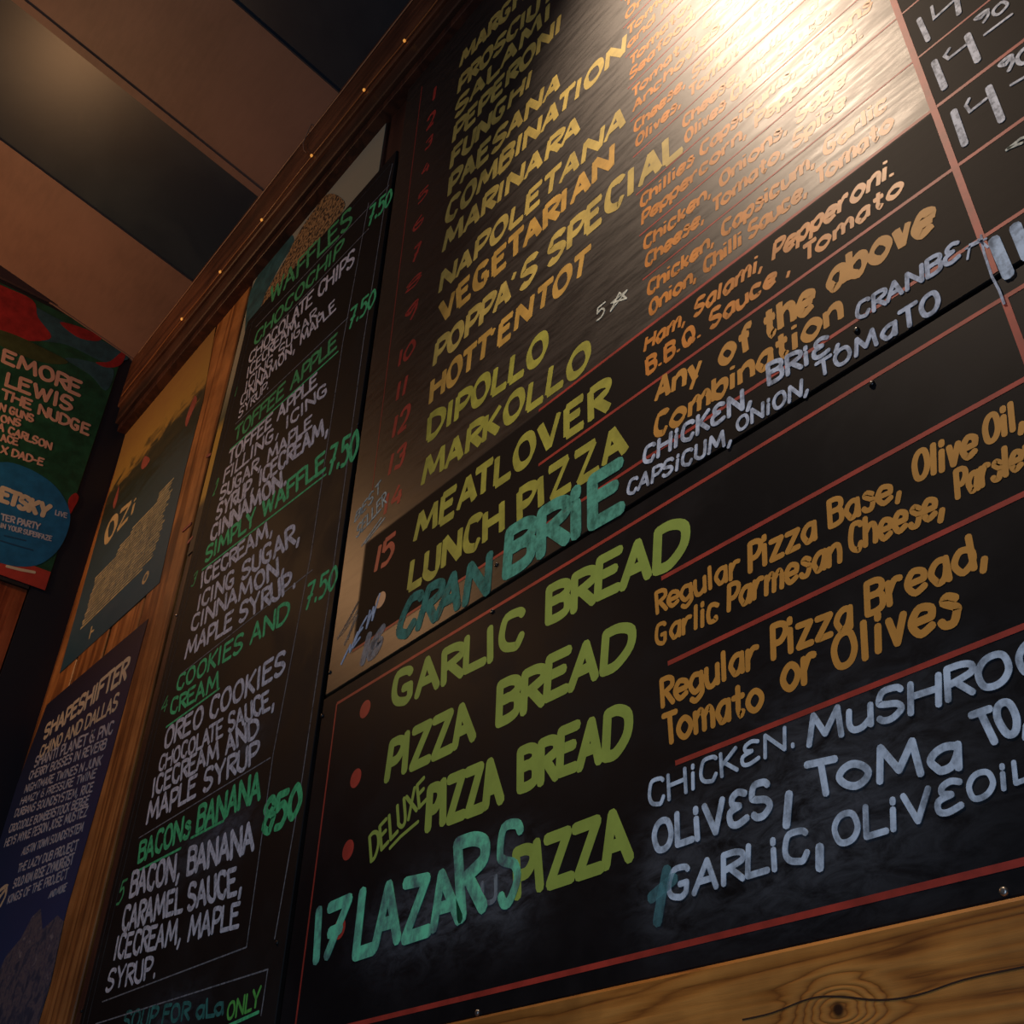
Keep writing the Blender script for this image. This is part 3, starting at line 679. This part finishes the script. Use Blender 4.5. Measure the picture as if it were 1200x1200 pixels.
Lc('OLiV€S', (765, 1004), (907, 955), (765, 963), (901, 911)); strokes(lo, LP, [[(925, 931), (922, 967)]], 0.010, CB, 'lettering', h=0.0008)
Lc('ToMa', (950, 936), (1128, 903), (940, 893), (1126, 853)); Lc('TO,', (1155, 876), (1212, 858), (1132, 836), (1206, 810))
Lc('GARLiC', (781, 1060), (950, 1009), (784, 1020), (947, 967)); strokes(lo, LP, [[(961, 993), (961, 1017)]], 0.010, CB, 'lettering', h=0.0008)
Lc('OLiV€', (977, 996), (1131, 950), (976, 955), (1127, 909)); Lc('OiL', (1134, 944), (1184, 924), (1133, 905), (1182, 893), n=2)
strokes(lo, LP, [[(771, 1080), (776, 1050), (782, 1020)], [(764, 1052), (790, 1030)]], 0.014, chalk('teal_smear', (0.15, 0.45, 0.5), 0.4, 50), 'chalk_smudge', h=0.0010)
for a, v in (((-0.88, 1.2), 688), ((-0.88, 1.2), 790), ((-0.88, 1.2), 908)):
    z = LP.px(757, v).y; box('painted_line', wx(a[0]), wx(1.15), 0.0007, 0.001, z - 0.0032, z + 0.0032, RL, lo)
zt, zb = wz(0.965), LP.px(780, 1112).y; xl = LP.px(395, 824).x
box('painted_line', xl, wx(1.15), 0.0007, 0.001, zt - 0.003, zt + 0.003, RL, lo); box('painted_line', xl, wx(1.15), 0.0007, 0.001, zb - 0.0035, zb + 0.0035, RL, lo)
box('painted_line', xl - 0.0022, xl + 0.0022, 0.0006, 0.001, zb, zt, RL, lo); box('painted_line', wx(-0.302) - 0.004, wx(-0.302) + 0.004, 0.0006, 0.001, zb, zt, RL, lo)
for p in ((378, 839), (577, 717), (1022, 450)): screw(lo, LP, p)
for p in ((560, 1187), (1177, 1045)): screw(lo, LP, p, m=STEEL)

# ================================================================ POSTERS
def poster(name, label, pts, m, plane, th=0.0007):
    q = [plane.px(*p) for p in pts]
    c = plane.at(sum(q, Vector((0, 0))) / len(q)); t = thing(name, c, label, 'poster')
    ms = Mesh2(plane, th); ms.poly(q); ms.done('sheet', m, t); return t
def patch(t, plane, pts, m, h, name='printed_shape', label=None, curve=True):
    q = [plane.px(*p) for p in pts]
    if curve: q = smooth(q, True)[:-1]
    ms = Mesh2(plane, h); ms.poly(q); return ms.done(name, m, t, label)
def art(name, stops, scale=5, stretch=(1, 1, 1), zr=None, dist=0.8, amp=0.5):
    """printed artwork: bands of colour up the sheet broken by noise"""
    m = mat(name, (0.1, 0.1, 0.1), 0.45); k = N(m); P = k.xyz()
    f = k.math('DIVIDE', k.math('SUBTRACT', P[2], zr[0]), zr[1] - zr[0])
    nz = k.noise(k.coords(stretch), scale, 6, 0.65, dist); f = k.math('ADD', f, k.math('MULTIPLY', k.math('SUBTRACT', nz, 0.5), amp), True)
    k.l(k.ramp(f, stops), k.b.inputs['Base Color']); return m
# landscape poster with fine print
z0, z1 = wz(1.9), wz(3.3)
m1 = art('landscape_print', [(0.0, (0.018, 0.07, 0.10)), (0.22, (0.05, 0.095, 0.12)), (0.5, (0.045, 0.07, 0.07)), (0.62, (0.03, 0.035, 0.02)), (0.70, (0.055, 0.05, 0.025)),
                               (0.76, (0.42, 0.25, 0.05)), (0.95, (0.36, 0.19, 0.05))], 7, (1, 1, 2.4), (z0, z1), amp=0.32)
p1 = poster('landscape_poster', 'blue green landscape poster with yellow sky and a block of tiny tan print', [(187, 683), (217, 550), (238, 470), (256, 365), (158, 470), (130, 570), (70, 789)], m1, PAPER)
TAN = paint('tan_print', (0.62, 0.45, 0.20), 0.5, 0.15)
write(p1, PAPER, 'OZi', (121, 643), (158, 600), (126, 610), (163, 580), TAN, 'tan printed title', bold=0.2, contrast=0.4, h=0.0016)
TFN = paint('fine_print', (0.55, 0.45, 0.22), 0.5, 0.3)
ms = Mesh2(PAPER, 0.0016); rs = random.Random(3)
a0, a1 = PAPER.px(118, 652), PAPER.px(94, 735); r0 = PAPER.px(203, 560).x; r1 = PAPER.px(160, 655).x
zt0 = PAPER.px(203, 558).y; zb0 = PAPER.px(97, 735).y; xl0 = PAPER.px(114, 672).x; xr0 = PAPER.px(193, 610).x
nl = 24
for i in range(nl):
    z = zt0 - 0.02 + (zb0 - zt0 + 0.02) * i / (nl - 1)
    x = xl0 + (xr0 - xl0) * (0.78 if i < 3 else 0.45 if i < 5 else 0.30 if i < 8 else 0) + rs.uniform(0, 0.02); e = xr0 - (0.05 + rs.uniform(0, 0.10) if i > 22 else rs.uniform(0, 0.04))
    while x < e:
        L = rs.uniform(0.010, 0.05); ms.ribbon([Vector((x, z + rs.uniform(-.001, .001))), Vector((min(x + L, e), z))], rs.uniform(0.006, 0.010)); x += L + rs.uniform(0.005, 0.012)
fp = ms.done('fine_print', TFN, p1, 'block of tiny tan print'); fp['kind'] = 'stuff'
disc(p1, PAPER, (171, 677), 0.024, TAN, 'printed_emblem', 'round tan emblem', h=0.0016); disc(p1, PAPER, (171, 677), 0.013, mat('emblem_centre', (0.12, 0.13, 0.11), 0.5), 'emblem_centre', h=0.0019)
strokes(p1, PAPER, [[(108, 735), (105, 748)], [(107, 741), (110, 739)]], 0.01, TAN, 'printed_emblem', h=0.0016)
RED = paint('coral_print', (0.36, 0.09, 0.06), 0.5)
patch(p1, PAPER, [(166, 545), (170, 535), (176, 538), (172, 546), (167, 550)], RED, 0.0015); patch(p1, PAPER, [(133, 590), (138, 575), (140, 570), (138, 585), (134, 596)], RED, 0.0015)
patch(p1, PAPER, [(218, 492), (228, 465), (231, 470), (224, 487), (219, 500)], RED, 0.0015)

# navy concert poster
z0, z1 = wz(0.3), wz(1.8)
m2 = art('navy_print', [(0.0, (0.03, 0.065, 0.20)), (0.5, (0.018, 0.034, 0.11)), (1.0, (0.012, 0.012, 0.03))], 3, (1, 1, 1), (z0, z1), amp=0.15)  # bluer towards the foot: cool sheen put into the print's colour
p2 = poster('concert_poster', 'navy concert poster packed with slanting white band names, lowest on the pine planks', [(40, 1215), (80, 1060), (127, 897), (174, 725), (110, 779), (55, 826), (20, 920), (-20, 1040), (-60, 1200)], m2, PAPER)
CR = paint('cream_print', (0.62, 0.50, 0.33), 0.5, 0.1); PW = paint('pale_print', (0.46, 0.44, 0.46), 0.5, 0.15)
def Pw(t, BL, BR, TL, TR, m=PW, **kw):
    kw.setdefault('bold', 0.17); return write(p2, PAPER, t, BL, BR, TL, TR, m, 'white printed line "%s"' % t, h=0.0016, **kw)
def c4(x, y): return (x / 3, 800 + y / 3)
Pw('SHAPESHIFTER', (51, 868), (147, 797), (54, 851), (153, 768), CR, bold=0.2); Pw('CHINO AND DALLAS', (46, 889), (137, 832), (49, 875), (141, 811), CR)
for t, l, r, hh in (('SHANTI PLANET & PNC', (120, 300), (395, 180), 38), ('CHERRY BOSSES IN REVERB', (100, 345), (370, 235), 32), ('NIGHTMARE TWINES N JUNK', (85, 390), (355, 290), 30),
                    ('HAMZY & PRESSURE TWINE', (70, 432), (335, 335), 28), ('DURBANS SOUNDSYSTEM, RICE', (50, 475), (325, 385), 30), ('CROCODILE BOMBERSTOCK BERGE', (30, 530), (310, 430), 30),
                    ('HEYS MYKE PESON JOSE MUSTEZ', (15, 580), (305, 470), 32), ('AUSTIN TOWN SOUNDSYSTEM', (75, 610), (290, 525), 30), ('THE LAZY DUB PROJECT', (60, 670), (270, 590), 32),
                    ('SOLO KIM ROSE ZYMURGIST', (45, 725), (255, 640), 34), ('KINGS OF THE PROJECT', (25, 780), (235, 690), 32), ('AND MORE', (170, 760), (230, 735), 26)):
    BL, BR = c4(*l), c4(*r); Pw(t, BL, BR, (BL[0] + 3, BL[1] - hh / 3), (BR[0] + 3, BR[1] - hh / 3 * 1.25))
Pw('19', (-12, 1070), (6, 1060), (-9, 1045), (10, 1036), CR)
crowd = art('crowd_photo_print', [(0.0, (0.02, 0.025, 0.05)), (0.4, (0.05, 0.06, 0.10)), (0.55, (0.16, 0.13, 0.14)), (0.65, (0.06, 0.06, 0.10)), (0.8, (0.26, 0.22, 0.22)), (1.0, (0.4, 0.36, 0.34))], 26, (1, 1, 1), (z0 - 0.4, z0 + 1.1), dist=0.3, amp=1.5)
patch(p2, PAPER, [(68, 1073), (75, 1080), (60, 1150), (45, 1200), (0, 1215), (-20, 1180), (8, 1120), (25, 1100), (38, 1075), (48, 1065), (50, 1090)], crowd, 0.0015, 'crowd_photo', 'printed photo of a crowd', curve=False)

# landscape print behind the waffle board
z0, z1 = wz(1.93), wz(3.42)
m3 = art('hill_print', [(0.0, (0.05, 0.03, 0.02)), (0.13, (0.06, 0.035, 0.02)), (0.16, (0.62, 0.36, 0.05)), (0.36, (0.62, 0.36, 0.05)), (0.40, (0.12, 0.13, 0.06)), (0.52, (0.38, 0.34, 0.2)), (0.85, (0.42, 0.38, 0.25)), (1.0, (0.34, 0.35, 0.28))], 5, (1, 1, 1), (z0, z1), amp=0.03)
mp = thing('painted_hill_poster', (wx(-2.5), 0.013, z0), 'tan and teal hill print showing around the edge of the waffle blackboard', 'poster')
box('sheet', PAPER.px(257, 497).x, PAPER.px(452, 150).x, 0.0128, 0.0144, z0, z1, m3, mp)
TEAL = paint('teal_print', (0.035, 0.12, 0.12), 0.5, 0.4); HILL = mat('stipple_hill', (0.3, 0.16, 0.06), 0.7)
k = N(HILL); vo = k.noise(k.coords((1, 1, 1)), 75, 2, 0.5); k.l(k.ramp(vo, [(0.42, (0.045, 0.026, 0.012)), (0.56, (0.46, 0.25, 0.09))]), HILL.node_tree.nodes['Principled BSDF'].inputs['Base Color'])
patch(mp, PAPER, [(288, 395), (292, 350), (305, 320), (325, 290), (340, 275), (345, 285), (330, 310), (312, 345), (300, 375)], TEAL, 0.0026, 'printed_shape', 'teal shape')
patch(mp, PAPER, [(306, 375), (312, 345), (335, 305), (350, 275), (370, 245), (385, 228), (400, 232), (404, 245), (380, 275), (340, 325)], HILL, 0.0030, 'printed_shape', 'stippled brown hill')
strokes(mp, PAPER, [[(215, 622), (224, 614)], [(221, 636), (226, 630)], [(243, 535), (247, 533)]], 0.012, RED, 'printed_shape', h=0.0026)

# festival poster on the end wall
EP = Plane((XE + 0.009, 0, 0), (0, 1, 0), (0, 0, 1))
p3 = thing('festival_poster', EP.at(EP.px(70, 560)), 'dark green festival poster with red swirls and a blue disc, on the end wall', 'poster')
GRN = paint('dark_green_print', (0.012, 0.075, 0.035), 0.5, 0.35)
ms = Mesh2(EP, 0.0012); ms.poly([Vector(p) for p in ((-0.95, wz(2.338)), (-0.103, wz(2.338)), (-0.103, wz(3.82)), (-0.95, wz(3.82)))]); ms.done('sheet', GRN, p3)
RSW = paint('red_swirl_print', (0.34, 0.02, 0.018), 0.5, 0.3); TGR = paint('slate_teal_print', (0.03, 0.09, 0.10), 0.5, 0.3); BLU = paint('blue_disc_print', (0.012, 0.13, 0.28), 0.5, 0.2)
OLV = paint('moss_print', (0.05, 0.065, 0.02), 0.5, 0.3)
patch(p3, EP, [(-60, 300), (0, 335), (60, 370), (146, 414), (140, 424), (120, 424), (80, 405), (50, 400), (20, 395), (-10, 385), (-60, 370)], TGR, 0.0020)
patch(p3, EP, [(-50, 310), (0, 334), (38, 352), (44, 372), (60, 395), (40, 400), (15, 395), (-10, 385), (-50, 375)], RSW, 0.0026)
patch(p3, EP, [(70, 378), (95, 384), (118, 395), (112, 400), (90, 395)], RSW, 0.0026); patch(p3, EP, [(112, 425), (128, 424), (142, 413), (147, 415), (141, 428), (125, 431)], RSW, 0.0028)
patch(p3, EP, [(-10, 386), (15, 392), (50, 408), (80, 425), (50, 425), (0, 405)], OLV, 0.0028); patch(p3, EP, [(76, 420), (110, 425), (133, 434), (124, 458), (106, 440)], TGR, 0.0024)
ms = Mesh2(EP, 0.0026); zs = EP.px(30, 660).y
ms.poly([Vector(p) for p in ((-0.95, wz(2.338)), (-0.103, wz(2.338)), (-0.103, zs), (-0.95, zs))]); ms.done('printed_strip', paint('coral_strip_print', (0.42, 0.045, 0.03), 0.5, 0.15), p3, 'coral red printed strip')
patch(p3, EP, [(80, 586), (88, 578), (92, 584), (86, 596), (82, 602)], RSW, 0.0026)
patch(p3, EP, [(0, 542), (30, 548), (60, 566), (77, 588), (82, 610), (73, 637), (57, 655), (36, 664), (0, 660), (-50, 635), (-70, 595), (-40, 555)], BLU, 0.0030, 'printed_disc', 'blue printed disc')
PNK = paint('pink_cream_print', (0.62, 0.34, 0.24), 0.5, 0.08)
for t, *q in (('EMORE', (1, 424), (94, 466), (4, 408), (97, 448)), ('LEWIS', (5, 452), (84, 484), (8, 436), (86, 466)), ('THE NUDGE', (0, 466), (104, 512), (2, 455), (106, 498)),
              ('N GUNS', (-2, 481), (39, 496), (0, 472), (40, 487)), ('ONS', (0, 495), (24, 501), (1, 486), (25, 492)), ('A CARLSON', (-4, 504), (60, 528), (-2, 495), (62, 519)),
              ('ACE', (0, 517), (21, 523), (0, 508), (22, 514)), ('X DAD-E', (0, 531), (50, 547), (2, 522), (52, 538))):
    write(p3, EP, t, *q, PNK, 'pale pink printed line "%s"' % t, bold=0.2, h=0.0036)
for t, *q in (('ETSKY', (-3, 588), (56, 609), (1, 570), (62, 592)), ('LiVE', (64, 604), (78, 608), (65, 598), (79, 602)), ('TER PARTY', (0, 610), (46, 622), (1, 602), (48, 614)), ('IN YOUR SUPERFAZE', (0, 619), (60, 635), (1, 613), (61, 629))):
    write(p3, EP, t, *q, CR if t == 'ETSKY' else PW, 'printed line "%s"' % t, bold=0.26 if t == 'ETSKY' else 0.18, h=0.0042)
strokes(p3, EP, [[(8, 664), (24, 668), (40, 671)]], 0.012, CR, 'printed_shape', h=0.0034)
strokes(p3, EP, [[(0, 634), (20, 640), (38, 645)], [(5, 628), (30, 634)]], 0.006, mat('dim_blue_print', (0.01, 0.06, 0.13), 0.5), 'printed_shape', h=0.0038)

# ================================================================ CABLES ALONG THE CORNICE
def tube(name, pts, r, m, parent):
    v, f = [], []; n = len(pts)
    for i, p in enumerate(pts):
        d = (pts[min(i + 1, n - 1)] - pts[max(i - 1, 0)]).normalized(); a = d.cross(Vector((0, 1, 0.3))).normalized(); b = d.cross(a)
        v += [p + (a * math.cos(t) + b * math.sin(t)) * r for t in [k * math.tau / 6 for k in range(6)]]
    for i in range(n - 1): f += [(i * 6 + k, i * 6 + (k + 1) % 6, i * 6 + 6 + (k + 1) % 6, i * 6 + 6 + k) for k in range(6)]
    return link(name, v, f, m, parent, True)
ls = thing('light_string', (wx(-2.5), YC, wz(3.46)), 'thin cable of tiny amber fairy bulbs run along the dark wooden cornice', 'string lights')
q0 = FR.px(310, 257).y; CY = YC - 0.006
xs = [XE + 0.05 + i * (3.1 - XE) / 120 for i in range(120)]
zc = lambda x: q0 + 0.006 * math.sin(x * 5.1) + 0.004 * math.sin(x * 13)
tube('cable', [Vector((x, CY, zc(x))) for x in xs], 0.0026, mat('amber_plastic_cable', (0.35, 0.13, 0.04), 0.3), ls)
BULB = mat('lit_amber_bulb', (0.8, 0.35, 0.08), 0.3, emit=((1.0, 0.42, 0.08), 0.6)); CAPM = mat('dark_bulb_cap', (0.03, 0.02, 0.015), 0.4)
x = FR.px(262, 315).x
bx = [FR.px(*p).x for p in ((262, 315), (310, 257), (368, 184))]; step = bx[2] - bx[1]
for X in [bx[0] - 0.34, *bx, bx[2] + 0.33, FR.px(477, 50).x, FR.px(477, 50).x + 0.36, FR.px(477, 50).x + 0.74]:
    z = zc(X); v = []; f = []
    for j, (rr, zz) in enumerate(((0.0012, 0.003), (0.0042, -0.002), (0.005, -0.006), (0.003, -0.011), (0.0006, -0.013))):
        v += [(X + math.cos(a) * rr, CY - 0.004 + math.sin(a) * rr, z + zz) for a in [t * math.tau / 8 for t in range(8)]]
    for j in range(4): f += [(j * 8 + i, j * 8 + (i + 1) % 8, j * 8 + 8 + (i + 1) % 8, j * 8 + 8 + i) for i in range(8)]
    link('bulb', v, f, BULB, ls, True)
cn = thing('wire', (wx(-2.4), YC, wz(3.75)), 'thin bare wire tacked along the ceiling edge with a loose loop', 'cable')
zk = FR.px(397, 112).y - 0.012
tube('cable', [Vector((XE + 0.1 + i * 0.1, YC - 0.004, zk + 0.002 * math.sin(i))) for i in range(66)], 0.0024, mat('tan_wire', (0.40, 0.22, 0.12), 0.4), cn)
lp = [(367, 148), (362, 160), (358, 170), (359, 178), (362, 181)]
tube('loose_loop', [FR.at(FR.px(*p), 0.010) for p in lp], 0.002, mat('tan_wire_loop', (0.36, 0.2, 0.12), 0.4), cn)
